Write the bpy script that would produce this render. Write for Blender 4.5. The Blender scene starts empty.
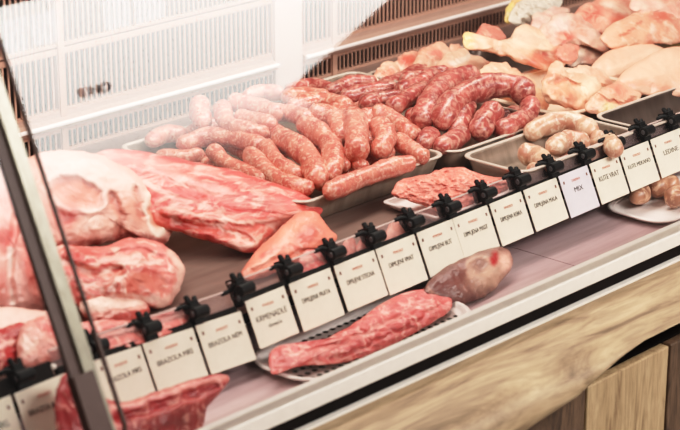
import bpy, math, random
import numpy as np
from mathutils import Vector, noise, Matrix
random.seed(7)
scn = bpy.context.scene
COL = bpy.data.collections.new('scene'); scn.collection.children.link(COL)

# ------------------------------------------------------------------ camera geometry
F = 2000.0; VX, VY = 2316.0, -488.0
_x = np.array([VX-340, -(VY-215), -F]); _x /= np.linalg.norm(_x)
_u = np.array([0, F, 215-VY]); _u /= np.linalg.norm(_u)
_y = np.cross(_u, _x)
R = np.array([_x, _y, _u])
def ray(x, y):
    d = np.array([x-340.0, -(y-215.0), -F]); return R @ (d/np.linalg.norm(d))
CAM = -ray(400, 230)*3.4 + np.array([0, 0, .03])
def PL(x, y, ax, v):
    d = ray(x, y); t = (v-CAM[ax])/d[ax]; return CAM + t*d
def PZ(x, y, z): return PL(x, y, 2, z)
LEAN = math.radians(24.67)
def px_of(p):
    q = R.T @ (np.array(p)-CAM); return 340-q[0]/q[2]*F, 215+q[1]/q[2]*F

def lin(c):
    r = []
    for v in c[:3]:
        v = v/255.0
        r.append(v/12.92 if v <= .04045 else ((v+.055)/1.055)**2.4)
    return np.array(r)

# ------------------------------------------------------------------ materials
def new_mat(name):
    m = bpy.data.materials.new(name); m.use_nodes = True
    nt = m.node_tree; nt.nodes.clear()
    out = nt.nodes.new('ShaderNodeOutputMaterial')
    b = nt.nodes.new('ShaderNodeBsdfPrincipled'); nt.links.new(b.outputs[0], out.inputs[0])
    return m, nt, b, out
def rgba(c): return (*lin(c), 1)
def coords(nt, scale=(1, 1, 1), rnd=True):
    tc = nt.nodes.new('ShaderNodeTexCoord'); mp = nt.nodes.new('ShaderNodeMapping')
    mp.inputs['Scale'].default_value = scale
    if rnd:
        oi = nt.nodes.new('ShaderNodeObjectInfo'); ad = nt.nodes.new('ShaderNodeVectorMath'); ad.operation = 'ADD'
        mu = nt.nodes.new('ShaderNodeMath'); mu.operation = 'MULTIPLY'; mu.inputs[1].default_value = 7.3
        nt.links.new(oi.outputs['Random'], mu.inputs[0])
        nt.links.new(tc.outputs['Object'], ad.inputs[0]); nt.links.new(mu.outputs[0], ad.inputs[1])
        nt.links.new(ad.outputs[0], mp.inputs[0])
    else:
        nt.links.new(tc.outputs['Object'], mp.inputs[0])
    return mp.outputs[0]
def noise_node(nt, vec, scale, detail=4, rough=.55, dist=0):
    n = nt.nodes.new('ShaderNodeTexNoise'); n.inputs['Scale'].default_value = scale
    n.inputs['Detail'].default_value = detail; n.inputs['Roughness'].default_value = rough
    n.inputs['Distortion'].default_value = dist
    nt.links.new(vec, n.inputs['Vector']); return n.outputs['Fac']
def ramp(nt, fac, stops):
    r = nt.nodes.new('ShaderNodeValToRGB'); e = r.color_ramp.elements
    while len(e) < len(stops): e.new(.5)
    for k, (p, c) in zip(e, stops): k.position = p; k.color = c
    nt.links.new(fac, r.inputs[0]); return r.outputs[0]
def mix(nt, fac, a, b, mode='MIX'):
    m = nt.nodes.new('ShaderNodeMix'); m.data_type = 'RGBA'; m.blend_type = mode
    for s, v in ((m.inputs[0], fac), (m.inputs[6], a), (m.inputs[7], b)):
        if isinstance(v, (int, float)): s.default_value = v
        elif isinstance(v, tuple): s.default_value = v
        else: nt.links.new(v, s)
    return m.outputs[2]
def bump(nt, b, fac, strength, dist=.002):
    bn = nt.nodes.new('ShaderNodeBump'); bn.inputs['Strength'].default_value = strength
    bn.inputs['Distance'].default_value = dist
    nt.links.new(fac, bn.inputs['Height']); nt.links.new(bn.outputs[0], b.inputs['Normal'])
W = lambda v: (v, v, v, 1)

def meat_mat(name, fat=(250, 205, 190), dark=(150, 40, 40), scale=45, fat_lo=.56, fat_hi=.72, fat_amt=.7, rough=.38, stretch=(1, 1, 1), dark_amt=.5):
    m, nt, b, out = new_mat(name)
    v = coords(nt, stretch)
    at = nt.nodes.new('ShaderNodeVertexColor'); at.layer_name = 'Col'
    n1 = noise_node(nt, v, scale, 5, .6, 1.2)
    n2 = noise_node(nt, v, scale*.45, 4, .6, .6)
    d = ramp(nt, n2, [(.33, W(dark_amt)), (.6, W(0))])
    c = mix(nt, d, at.outputs[0], rgba(dark))
    fm = ramp(nt, n1, [(fat_lo, W(0)), (fat_hi, W(fat_amt))])
    c = mix(nt, fm, c, rgba(fat))
    nt.links.new(c, b.inputs['Base Color'])
    b.inputs['Roughness'].default_value = rough
    b.inputs['Specular IOR Level'].default_value = .5
    b.inputs['Coat Weight'].default_value = .15; b.inputs['Coat Roughness'].default_value = .25
    bump(nt, b, n1, .6, .004)
    return m
M = {}
M['pork'] = meat_mat('pork_flesh', scale=34, fat_amt=.7, fat_lo=.52, fat_hi=.64, dark=(190, 60, 55), dark_amt=.45)
M['loin'] = meat_mat('loin_flesh', scale=30, fat_amt=.55, fat_lo=.5, fat_hi=.64, dark=(190, 48, 46), dark_amt=.7, stretch=(.6, 1.5, 1))
M['ham'] = meat_mat('ham_flesh', scale=35, fat=(248, 208, 194), fat_amt=.4, dark=(225, 130, 118), dark_amt=.3)
M['beef'] = meat_mat('dark_flesh', scale=38, fat=(240, 170, 156), fat_amt=.65, fat_lo=.52, fat_hi=.64, dark=(130, 30, 34), dark_amt=.6)
M['mince'] = meat_mat('mince_flesh', scale=110, fat=(255, 195, 180), fat_lo=.5, fat_hi=.62, fat_amt=.55, dark=(200, 70, 62), dark_amt=.5, rough=.45)
M['poultry'] = meat_mat('poultry_flesh', scale=26, fat=(255, 228, 200), fat_amt=.42, fat_lo=.5, fat_hi=.66, dark=(202, 92, 72), dark_amt=.6, rough=.33)
M['strip'] = meat_mat('strip_flesh', scale=48, fat=(248, 190, 178), fat_amt=.6, fat_lo=.5, fat_hi=.64, dark=(178, 52, 54), dark_amt=.6)
M['breast'] = meat_mat('breast_flesh', scale=16, fat=(250, 212, 186), fat_amt=.25, dark=(222, 136, 110), dark_amt=.35, rough=.35)
M['hock'] = meat_mat('hock_flesh', scale=32, fat=(215, 165, 145), fat_amt=.45, dark=(85, 38, 35), dark_amt=.6)

def sausage_mat(name, base, fat, dark, scale=95, fat_amt=.75, lo=.5, hi=.62, rough=.33):
    m, nt, b, out = new_mat(name)
    v = coords(nt)
    vo = nt.nodes.new('ShaderNodeTexVoronoi'); vo.inputs['Scale'].default_value = scale*1.1
    nt.links.new(v, vo.inputs['Vector'])
    n1 = noise_node(nt, v, scale, 3, .6, .8)
    n2 = noise_node(nt, v, scale*.35, 3, .6, .4)
    c = mix(nt, ramp(nt, n2, [(.35, W(.8)), (.62, W(0))]), rgba(base), rgba(dark))
    c = mix(nt, ramp(nt, n1, [(lo, W(0)), (hi, W(fat_amt))]), c, rgba(fat))
    nt.links.new(c, b.inputs['Base Color'])
    b.inputs['Roughness'].default_value = rough
    b.inputs['Coat Weight'].default_value = .3; b.inputs['Coat Roughness'].default_value = .15
    bump(nt, b, n1, .25, .002)
    return m
M['sausage'] = sausage_mat('fresh_sausage', (218, 128, 110), (246, 202, 180), (184, 74, 66), scale=135, fat_amt=.6)
M['coarse'] = sausage_mat('coarse_sausage', (184, 86, 78), (230, 172, 154), (116, 38, 38), scale=80, fat_amt=.7, lo=.45, hi=.66)
M['white_sausage'] = sausage_mat('white_sausage', (222, 176, 148), (242, 218, 194), (186, 112, 92), scale=75, fat_amt=.7)
M['tan_sausage'] = sausage_mat('tan_sausage', (188, 136, 108), (225, 185, 155), (120, 66, 48), scale=45)

def simple(name, c, rough=.5, metal=0, coat=0):
    m, nt, b, out = new_mat(name)
    v = coords(nt, rnd=False)
    n = noise_node(nt, v, 60, 3)
    cc = mix(nt, n, rgba([max(0, k-7) for k in c]), rgba([min(255, k+7) for k in c]))
    nt.links.new(cc, b.inputs['Base Color'])
    b.inputs['Roughness'].default_value = rough; b.inputs['Metallic'].default_value = metal
    b.inputs['Coat Weight'].default_value = coat
    return m
def brushed(name, c1, c2, rough=.35, metal=.8, stretch=(3, 60, 60)):
    m, nt, b, out = new_mat(name)
    v = coords(nt, stretch, rnd=False)
    n = noise_node(nt, v, 1.0, 5, .6)
    nt.links.new(mix(nt, ramp(nt, n, [(.3, W(0)), (.7, W(1))]), rgba(c1), rgba(c2)), b.inputs['Base Color'])
    b.inputs['Roughness'].default_value = rough; b.inputs['Metallic'].default_value = metal
    return m
M['deck'] = brushed('deck_steel', (118, 94, 86), (156, 130, 120), .38, .35, (2, 25, 25))
M['well'] = brushed('well_steel', (170, 136, 138), (222, 196, 198), .28, .15, (1.5, 25, 25))
M['steel'] = brushed('tray_steel', (128, 112, 100), (176, 158, 143), .28, .3, (30, 5, 5))
M['dark_steel'] = brushed('dark_tray_steel', (72, 58, 52), (100, 84, 76), .3, .3, (30, 5, 5))
M['white_plastic'] = simple('white_plastic', (238, 225, 220), .35)
M['cream_plate'] = simple('cream_plate', (238, 208, 184), .35)
M['rail_white'] = simple('white_enamel', (232, 222, 212), .35)
M['slot'] = simple('dark_channel', (20, 14, 13), .9)
M['black'] = simple('black_plastic', (9, 9, 10), .45)
M['black_strip'] = simple('black_strip', (22, 16, 15), .7)
M['grey_plastic'] = simple('grey_plastic', (70, 68, 70), .35)
M['card'] = simple('cream_card', (240, 229, 210), .6)
M['card_blue'] = simple('white_card', (228, 220, 226), .6)
M['ink'] = simple('black_ink', (62, 54, 48), .7)
M['red_ink'] = simple('red_ink', (205, 120, 100), .7)
M['mark_ink'] = simple('corner_mark', (130, 92, 80), .7)
M['grille'] = simple('grille_plastic', (192, 150, 132), .45)
M['grille_dark'] = simple('grille_recess', (30, 18, 16), .7)
M['ledge'] = simple('ledge_plastic', (168, 136, 122), .35)
M['pillar'] = simple('pillar_plastic', (206, 178, 166), .45)
M['post'] = brushed('post_metal', (142, 134, 118), (176, 168, 150), .3, .3, (60, 60, 3))
M['post_dark'] = simple('post_dark_brown', (84, 58, 50), .5)  # brown shared by the post foot, glass edge and painted reflection strip
M['floor'] = simple('grey_floor', (120, 112, 106), .5)
M['sticker_ink'] = simple('sticker_ink', (40, 24, 22), .8)
M['faded_ink'] = simple('faded_ink', (176, 140, 130), .8)
M['rim_steel'] = simple('rim_steel', (206, 188, 174), .3, .15)
M['lip'] = simple('acrylic_edge', (215, 190, 182), .3)
M['yellow'] = simple('yellow_plastic', (238, 178, 20), .4)

for k_ in ('slot', 'black_strip', 'black'): M[k_].node_tree.nodes['Principled BSDF'].inputs['Specular IOR Level'].default_value = .2
def wood_mat(name, c1, c2, c3, stretch, scale=1.0, rough=.55):
    m, nt, b, out = new_mat(name)
    v = coords(nt, stretch)
    n1 = noise_node(nt, v, 6*scale, 6, .62, 1.6)
    n2 = noise_node(nt, v, 26*scale, 4, .6, .5)
    c = ramp(nt, n1, [(.28, rgba(c3)), (.45, rgba(c2)), (.68, rgba(c1))])
    c = mix(nt, ramp(nt, n2, [(.35, W(.35)), (.55, W(0))]), c, rgba(c3))
    nt.links.new(c, b.inputs['Base Color']); b.inputs['Roughness'].default_value = rough
    bump(nt, b, n2, .3, .002)
    return m
M['wood_ledge'] = wood_mat('ledge_wood', (196, 170, 138), (166, 140, 110), (104, 80, 60), (.7, 4.2, 4.2), .6)
M['wood_light'] = wood_mat('light_plank', (196, 170, 134), (174, 146, 112), (128, 100, 74), (9, 9, .9))
M['wood_dark'] = wood_mat('dark_plank', (122, 96, 76), (96, 74, 58), (52, 38, 30), (9, 9, 1.2))

def glass_mat():
    m, nt, b, out = new_mat('clear_glass'); nt.nodes.remove(b)
    tr = nt.nodes.new('ShaderNodeBsdfTransparent'); tr.inputs[0].default_value = (.985, .985, .98, 1)
    gl = nt.nodes.new('ShaderNodeBsdfGlossy'); gl.inputs['Roughness'].default_value = .02
    fr = nt.nodes.new('ShaderNodeFresnel'); fr.inputs[0].default_value = 1.58
    mx = nt.nodes.new('ShaderNodeMixShader')
    nt.links.new(fr.outputs[0], mx.inputs[0]); nt.links.new(tr.outputs[0], mx.inputs[1]); nt.links.new(gl.outputs[0], mx.inputs[2])
    nt.links.new(mx.outputs[0], out.inputs[0]); return m
M['glass'] = glass_mat()
def acrylic_mat(name, tint, amt, base):
    m, nt, b, out = new_mat(name)
    tr = nt.nodes.new('ShaderNodeBsdfTransparent'); tr.inputs[0].default_value = tint
    mx = nt.nodes.new('ShaderNodeMixShader'); mx.inputs[0].default_value = amt
    b.inputs['Base Color'].default_value = rgba(base); b.inputs['Roughness'].default_value = .12
    nt.links.new(tr.outputs[0], mx.inputs[1]); nt.links.new(b.outputs[0], mx.inputs[2])
    nt.links.new(mx.outputs[0], out.inputs[0]); return m
M['acrylic'] = acrylic_mat('clear_acrylic', (.95, .91, .91, 1), .14, (205, 180, 178))
M['film'] = acrylic_mat('plastic_film', (.95, .93, .9, 1), .75, (238, 224, 208))

# ------------------------------------------------------------------ mesh helpers
def mesh_obj(name, V, Fc, mat, parent=None, smooth=True, cols=None, loc=None):
    V = np.array(V, float)
    if parent is None:
        if loc is None:
            loc = (V.min(0)+V.max(0))/2; loc[2] = V[:, 2].min()
        loc = np.array(loc, float)
    else:
        loc = np.array(parent_world(parent)); 
    me = bpy.data.meshes.new(name)
    me.from_pydata([tuple(v) for v in V-loc], [], [tuple(f) for f in Fc]); me.update()
    me.polygons.foreach_set('use_smooth', [smooth]*len(me.polygons))
    if cols is not None:
        a = me.color_attributes.new('Col', 'FLOAT_COLOR', 'POINT')
        cc = np.ones((len(V), 4)); cc[:, :3] = cols
        a.data.foreach_set('color', cc.ravel())
    me.materials.append(M[mat] if isinstance(mat, str) else mat)
    o = bpy.data.objects.new(name, me); COL.objects.link(o)
    if parent is None: o.location = loc
    else: o.parent = parent
    return o
def parent_world(p):
    v = Vector((0, 0, 0))
    while p is not None: v = v + p.location; p = p.parent
    return v
def tag(o, label=None, cat=None, group=None, kind=None):
    if label: o['label'] = label
    if cat: o['category'] = cat
    if group: o['group'] = group
    if kind: o['kind'] = kind
    return o
def empty(name, loc):
    o = bpy.data.objects.new(name, None); COL.objects.link(o); o.location = loc; o.empty_display_size = .05; return o
class MB:
    def __init__(s): s.V = []; s.F = []
    def add(s, V, Fc):
        k = len(s.V); s.V += [tuple(v) for v in V]; s.F += [tuple(i+k for i in f) for f in Fc]; return s
    def box(s, x0, x1, y0, y1, z0, z1, fn=None):
        V = [(x, y, z) for x in (x0, x1) for y in (y0, y1) for z in (z0, z1)]
        if fn: V = [fn(*v) for v in V]
        return s.add(V, [(0, 1, 3, 2), (4, 6, 7, 5), (0, 4, 5, 1), (2, 3, 7, 6), (0, 2, 6, 4), (1, 5, 7, 3)])
    def tube(s, P, r, n=12):
        V, Fc = tube_geo(P, r, n); return s.add(V, Fc)
    def prism(s, prof, x0, x1):           # profile of (y,z) swept along X
        n = len(prof); V = [(x0, y, z) for y, z in prof] + [(x1, y, z) for y, z in prof]
        Fc = [(i, (i+1) % n, n+(i+1) % n, n+i) for i in range(n)] + [tuple(range(n))[::-1], tuple(range(n, 2*n))]
        return s.add(V, Fc)
    def build(s, name, mat, parent=None, smooth=False, **k): return mesh_obj(name, s.V, s.F, mat, parent, smooth, **k)
def bevel(o, w=.002, seg=2):
    b = o.modifiers.new('bevel', 'BEVEL'); b.width = w; b.segments = seg; b.limit_method = 'ANGLE'; return o

def catmull(P, n, closed=False):
    P = np.array(P, float); m = len(P); out = []
    if m == 2 and not closed: 
        return np.array([P[0]+(P[1]-P[0])*t for t in np.linspace(0, 1, n)])
    segs = m if closed else m-1
    for t in np.linspace(0, segs, n, endpoint=not closed):
        i = min(int(t), segs-1); u = t-i
        if closed: p0, p1, p2, p3 = P[(i-1) % m], P[i], P[(i+1) % m], P[(i+2) % m]
        else:
            p1, p2 = P[i], P[i+1]; p0 = P[i-1] if i > 0 else 2*p1-p2; p3 = P[i+2] if i+2 < m else 2*p2-p1
        out.append(.5*((2*p1)+(-p0+p2)*u+(2*p0-5*p1+4*p2-p3)*u*u+(-p0+3*p1-3*p2+p3)*u**3))
    return np.array(out)
def tube_geo(P, r, n=12, amp=0, nscale=40, seed=0):
    P = np.array(P, float); k = len(P)
    r = np.full(k, r) if np.isscalar(r) else np.array(r)
    T = np.gradient(P, axis=0); T /= np.linalg.norm(T, axis=1)[:, None]
    up = np.array([0, 0, 1.0])
    if abs(T[0] @ up) > .9: up = np.array([1.0, 0, 0])
    N = up-T[0]*(T[0] @ up); N /= np.linalg.norm(N); V = []
    for i in range(k):
        N = N-T[i]*(N @ T[i]); N /= np.linalg.norm(N); B = np.cross(T[i], N)
        for j in range(n):
            a = 2*math.pi*j/n; d = math.cos(a)*N+math.sin(a)*B
            p = P[i]+d*r[i]
            if amp: p = p+d*r[i]*amp*noise.noise(Vector(p*nscale)+Vector((seed*3.1, 0, seed)))
            V.append(p)
    Fc = [(i*n+j, i*n+(j+1) % n, (i+1)*n+(j+1) % n, (i+1)*n+j) for i in range(k-1) for j in range(n)]
    V.append(P[0]); V.append(P[-1]); a = len(V)-2
    Fc += [(a, (j+1) % n, j) for j in range(n)] + [(a+1, (k-1)*n+j, (k-1)*n+(j+1) % n) for j in range(n)]
    return V, Fc

# ------------------------------------------------------------------ organic pieces
def nz(p, s, o=0): return noise.fractal(Vector((p[0]*s+o, p[1]*s+o*.37, p[2]*s-o)), .9, 2.1, 4)
def feat(kind, prm, x, y):
    """soft 0..1 membership of a point of the piece in one of its zones"""
    if kind == 'ell':
        cx, cy, rx, ry, a, soft = prm; a = math.radians(a)
        dx, dy = x-cx, y-cy; u = (dx*math.cos(a)+dy*math.sin(a))/rx; v = (-dx*math.sin(a)+dy*math.cos(a))/ry
        d = math.hypot(u, v); return max(0, min(1, (1+soft-d)/(2*soft)))
    if kind == 'ring':
        cx, cy, rx, ry, a, w = prm; a = math.radians(a)
        dx, dy = x-cx, y-cy; u = (dx*math.cos(a)+dy*math.sin(a))/rx; v = (-dx*math.sin(a)+dy*math.cos(a))/ry
        d = abs(math.hypot(u, v)-1); return max(0, min(1, 1.5-d/w*1.5))
    if kind == 'line':
        pts, w = prm; best = 1e9
        for (x0, y0), (x1, y1) in zip(pts[:-1], pts[1:]):
            L = (x1-x0)**2+(y1-y0)**2; t = max(0, min(1, ((x-x0)*(x1-x0)+(y-y0)*(y1-y0))/L))
            best = min(best, math.hypot(x-x0-t*(x1-x0), y-y0-t*(y1-y0)))
        return max(0, min(1, 1.6-1.6*best/w))
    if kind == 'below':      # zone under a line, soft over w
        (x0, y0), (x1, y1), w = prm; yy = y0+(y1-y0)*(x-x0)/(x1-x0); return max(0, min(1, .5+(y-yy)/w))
SEED = [0]
def chunk(name, outline, mat, col, z0=0.002, tilt=38, hf=.04, hb=.05, cols=(), rel=(), amp=.006, nscale=22, warp=3.0, na=150, nr=34, pw=.5, fine=.0015, parent=None, ctr=None, minz=None, edge=1.6):
    """a lump of flesh: its cross-section stands on the plane z0, bulges hf forward and hb back, flattened where it rests"""
    SEED[0] += 1; sd = SEED[0]*1.73
    O = catmull(outline, na, True)
    cc_ = O.mean(0); O = np.array([o_+(o_-cc_)/np.linalg.norm(o_-cc_)*edge*noise.fractal(Vector((o_[0]*.09, o_[1]*.09, sd)), 1, 2, 3) for o_ in O])
    ymin = min(PZ(x, y, z0)[1] for x, y in O)
    a = math.radians(tilt); n = np.array([0, -math.sin(a), math.cos(a)])
    P0 = np.array([0, ymin, z0])
    c = O.mean(0) if ctr is None else np.array(ctr, float)
    V = []; C_ = []
    base = lin(col); cl = [(k, p, lin(cc), s) for k, p, cc, s in cols]
    lo = z0 if minz is None else minz
    def pt(x, y, t, side):
        d = ray(x, y); tt = ((P0-CAM) @ n)/(d @ n); p = CAM+tt*d
        g = max(0, 1-t*t)**pw
        if side > 0:
            h = hf*g + (amp*nz(p, nscale, sd) + fine*nz(p, 110, sd))*min(1, g*1.6)
            wx, wy = x+warp*nz(p, 45, sd+9), y+warp*nz(p, 45, sd+23)
            for k, prm, dh in rel: h += dh*feat(k, prm, wx, wy)*min(1, g*2)
        else:
            h = -hb*g; wx, wy = x, y
        p = p-d*h
        if p[2] < lo: p[2] = lo
        cc = base.copy()
        for k, prm, c2, s in cl:
            f = feat(k, prm, wx, wy)*s; cc = cc*(1-f)+c2*f
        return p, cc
    ts = [math.sin(math.pi/2*i/nr) for i in range(nr+1)]
    for side in (1, -1):
        rng = ts if side > 0 else ts[:-1]
        step = 1 if side > 0 else 3
        for t in rng[1:] if side > 0 else rng[1::step]:
            for x, y in O:
                q = c+(np.array((x, y))-c)*t
                p, cc = pt(q[0], q[1], t, side); V.append(p); C_.append(cc)
    kf = nr; kb = len(ts[:-1][1::3])
    p, cc = pt(*c, 0, 1); V.append(p); C_.append(cc); ic = len(V)-1
    p, cc = pt(*c, 0, -1); V.append(p); C_.append(cc); ib = len(V)-1
    Fc = []
    for i in range(kf-1):
        for j in range(na): j2 = (j+1) % na; Fc.append((i*na+j, (i+1)*na+j, (i+1)*na+j2, i*na+j2))
    for j in range(na): Fc.append((ic, j, (j+1) % na))
    rows = [kf*na+i*na for i in range(kb)] + [(kf-1)*na]
    for r0, r1 in zip(rows[:-1], rows[1:]):
        for j in range(na): j2 = (j+1) % na; Fc.append((r0+j, r0+j2, r1+j2, r1+j))
    for j in range(na): Fc.append((ib, rows[0]+(j+1) % na, rows[0]+j))
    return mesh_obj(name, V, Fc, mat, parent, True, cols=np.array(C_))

SR = [1.14]
def sausage(name, pts, z, rpx, mat, label, group, cat='sausage', amp=.16, nk=26, n=16, lumps=0):
    SEED[0] += 1; sd = SEED[0]
    if np.isscalar(z): z = [z]*len(pts)
    P = np.array([PZ(x, y, zz) for (x, y), zz in zip(pts, z)])
    L = np.linalg.norm(np.diff(P, axis=0), axis=1).sum(); r = rpx/590.0*SR[0]
    Q = catmull(P, nk)
    s = np.linspace(0, 1, nk)*L
    e = np.minimum(s, L-s); rr = r*np.sqrt(np.clip(1-(1-np.clip(e/(r*1.15), 0, 1))**2, .02, 1))
    rr = rr*(1+.06*np.sin(s*55+sd))
    # extra rings at the ends keep them round
    V, Fc = tube_geo(Q, rr, n, amp, 55, sd)
    o = mesh_obj(name, V, Fc, mat); return tag(o, label, cat, group)

# ------------------------------------------------------------------ the counter
XL, XR = -1.35, 2.1
YG = -.2                                                  # foot of the glass
counter = empty('refrigerated_counter', (0.3, 0, -.85))
tag(counter, 'refrigerated butcher counter with steel deck, front glass, white front rail and wooden ledge', 'display counter')
MB().box(XL, XR, .0, .86, -.012, 0).build('deck', 'deck', counter)
w = MB()
xs = [XL, -.25, .343, .95, XR]
for a_, b_ in zip(xs[:-1], xs[1:]): w.box(a_+.0012, b_-.0012, -.188, .12, -.112, -.1)
w.build('lower_shelf', 'well', counter)
MB().box(XL, XR, .12, .128, -.112, -.012).build('riser', 'slot', counter)
MB().box(XL, XR, -.19, .86, -.2, -.1135).build('shelf_bed', 'slot', counter)
bevel(MB().prism([(-.188, -.112), (-.188, -.056), (-.196, -.05), (-.205, -.052), (-.213, -.064), (-.214, -.088), (-.205, -.090)], XL, XR).build('front_rail', 'rail_white', counter), .0015)
MB().prism([(-.2055, -.090), (-.213, -.088), (-.209, -.111), (-.19, -.113), (-.19, -.100)], XL, XR).build('channel', 'slot', counter)
bevel(MB().box(XL, XR, -.2175, -.19, -.118, -.1125).build('trim_strip', 'rail_white', counter), .001)
# wooden ledge: slab with a rounded, slightly uneven nose
NX = 140; prof = [(-.19, -.119), (-.23, -.1185), (-.27, -.119), (-.305, -.122), (-.335, -.129), (-.357, -.142), (-.369, -.160), (-.371, -.180), (-.36, -.198), (-.34, -.209), (-.31, -.214), (-.24, -.215), (-.19, -.215)]
V = []; Fc = []; n_ = len(prof)
pr2 = catmull(prof, 40)
n_ = len(pr2)
for i in range(NX+1):
    x = XL+(XR-XL)*i/NX
    k = max(0, nz((x, 3, 0), 2.2, 4))
    for (y, z) in pr2:
        e = max(0, min(1, (-y-.235)/.12))
        lift = max(0, min(1.15, (x+.12)/.46)); lift = lift*lift*(3-2*min(1, lift)) if lift < 1 else lift; lo_ = max(0, min(1, (-.14-z)/.075))*max(0, min(1, (-y-.2)/.05))
        z += .08*lift*lo_; y += .012*lift*e
        V.append((x, y+e*.010*nz((x, y, z), 3, 2), z+e*(.007*nz((x, y, z), 5, 7))))
for i in range(NX):
    for j in range(n_-1): Fc.append((i*n_+j, i*n_+j+1, (i+1)*n_+j+1, (i+1)*n_+j))
mesh_obj('wooden_ledge', V, Fc, 'wood_ledge', counter)
ck = [PZ(606, 267, -.1185), PZ(602, 273, -.1185), PZ(596, 279, -.1190), PZ(589, 284, -.1195)]
MB().tube(ck, [.0008, .0022, .002, .0006], 8).build('crack', 'slot', counter)
# planks of the front
edges = [XL, -.62, -.36, -.12, .142, .39, .66, 1.0, 1.35, 1.7, XR]
for i, (a_, b_) in enumerate(zip(edges[:-1], edges[1:])):
    lt = (i % 3 == 1) or i == 4
    bevel(MB().box(a_+.003, b_-.003, -.30, -.28, -.85, -.217).build('wood_plank', 'wood_light' if lt else 'wood_dark', counter), .003)
MB().box(XL, XR, -.279, .86, -.85, -.217).build('cabinet_body', 'slot', counter)

# back: rows of upright slats with a projecting ledge
YB = .84
def grille(name, x0, x1, z0, z1, flt=.013):
    m = MB(); m.box(x0, x1, YB-.004, YB+.006, z0, z0+.006); m.box(x0, x1, YB-.004, YB+.006, z1-.012, z1)
    k = int((x1-x0)/.013)
    for i in range(k+1):
        x = x0+(x1-x0)*i/k; m.box(x-.0019, x+.0019, YB-.004, YB-.001, z0+.005, z1-.01)
    return m.build(name, 'grille', counter)
cells = [(XL, -.62), (-.605, -.05), (-.035, .535), (.62, .72), (.735, 1.42), (1.435, XR)]
for (a_, b_) in cells:
    grille('slat_panel', a_, b_, .0, .052)
    for k in range(4): grille('slat_panel', a_, b_, .0815+k*.13, .0815+k*.13+.126)
MB().box(XL, XR, YB+.02, YB+.03, -.01, .66).build('back_sheet', 'grille_dark', counter)
for x0, x1 in ((-.62, -.605), (-.05, -.035), (.72, .735), (1.42, 1.435)):
    MB().box(x0, x1, YB-.008, YB+.012, 0, .62).build('upright', 'grille', counter)
MB().box(.536, .619, YB-.012, YB+.012, 0, .62).build('pillar', 'pillar', counter)
for x0, x1 in ((XL, .535), (.62, XR)):
    bevel(MB().prism([(YB-.02, .053), (YB-.022, .066), (YB-.006, .072), (YB-.004, .081), (YB+.01, .081), (YB+.01, .053)], x0, x1).build('back_ledge', 'ledge', counter), .001)
    bevel(MB().prism([(YB-.0225, .060), (YB-.0275, .062), (YB-.0275, .067), (YB-.021, .0685)], x0, x1).build('ledge_lip', 'white_plastic', counter), .001)
# dark lettering plate on the grille
def text(name, s, size, mat, parent, loc, rot=(0, 0, 0), align='CENTER', ext=.0002, sx=1):
    cu = bpy.data.curves.new(name, 'FONT'); cu.body = s; cu.size = size; cu.align_x = align; cu.align_y = 'CENTER'; cu.extrude = ext
    tmp = bpy.data.objects.new(name, cu); COL.objects.link(tmp)
    dg = bpy.context.evaluated_depsgraph_get(); dg.update()
    me = bpy.data.meshes.new_from_object(tmp.evaluated_get(dg)); bpy.data.objects.remove(tmp); bpy.data.curves.remove(cu)
    me.materials.clear(); me.materials.append(M[mat]); o = bpy.data.objects.new(name, me); COL.objects.link(o)
    o.parent = parent; o.location = loc; o.rotation_euler = rot; o.scale = (sx, 1, 1); return o
# price rail: black strip, clear upstand
SEGA = (-.752, -.392)
def rail_pt(x, u, v, xr=None):          # u up along the leaning strip, v outwards
    xr = x if xr is None else xr
    dz = -.002-.0136*max(0, .82-xr)
    if SEGA[0] < xr < SEGA[1]: dz += .004-.016*(xr-SEGA[0])/(SEGA[1]-SEGA[0])     # one length of the rail droops a little
    return (x, math.sin(LEAN)*u-math.cos(LEAN)*v, .03+dz+math.cos(LEAN)*u+math.sin(LEAN)*v)
for x0, x1, w0, w1 in ((XL, -.758, -.004, .022), (-.7515, -.3925, -.005, .006), (-.3915, XR, -.005, .006)):
    bevel(MB().box(x0, x1, w0, w1, -.004, .006, rail_pt).build('price_rail', 'black_strip', counter), .001)
for xx in (PL(33, 376, 1, 0)[0], PL(53, 361, 1, 0)[0]):
    MB().tube([rail_pt(xx, .012, .006), rail_pt(xx, .012, .0075), rail_pt(xx, .012, .008)], [.0045, .004, .003], 12).build('screw_head', 'rail_white', counter)
for x0, x1 in ((-.7515, -.3925), (-.3915, XR)):
    MB().box(x0, x1, .006, .031, -.003, 0, rail_pt).build('clear_upstand', 'acrylic', counter)
    MB().box(x0, x1, .031, .0335, -.003, .0005, rail_pt).build('clear_lip', 'lip', counter)
pr_ = MB().box(XL, XR, .001, .012, -.022, .0).build('deck_front', 'slot', counter)

# glass: two panes meeting at a post, parallel to the price rail
GN = .4/.9087
def glass_pt(x, u, v):
    return (x, YG+math.sin(LEAN)*u-math.cos(LEAN)*v, -.05+math.cos(LEAN)*u+math.sin(LEAN)*v+.04*0)
a0 = PL(75, 340, 0, -.847)
YS = a0[1]+(.02-a0[2])*math.tan(LEAN)
def gp(x, u, v=0):       # u > 0 up the leaning pane, u < 0 down the upright foot
    if u < 0: return (x, YS-v+.03*min(0, u)*-.2, .02+u)
    return (x, YS+math.sin(LEAN)*u-math.cos(LEAN)*v, .02+math.cos(LEAN)*u+math.sin(LEAN)*v)
GH = .75; GF = -.074
def pane(x0, x1):
    return MB().add([gp(x0, GF), gp(x1, GF), gp(x1, 0), gp(x0, 0), gp(x1, GH), gp(x0, GH)], [(0, 1, 2, 3), (3, 2, 4, 5)]).build('glass_pane', 'glass', counter)
PX = -.844
PANES = [pane(XL, PX-.014), pane(PX+.03, XR)]
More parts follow.
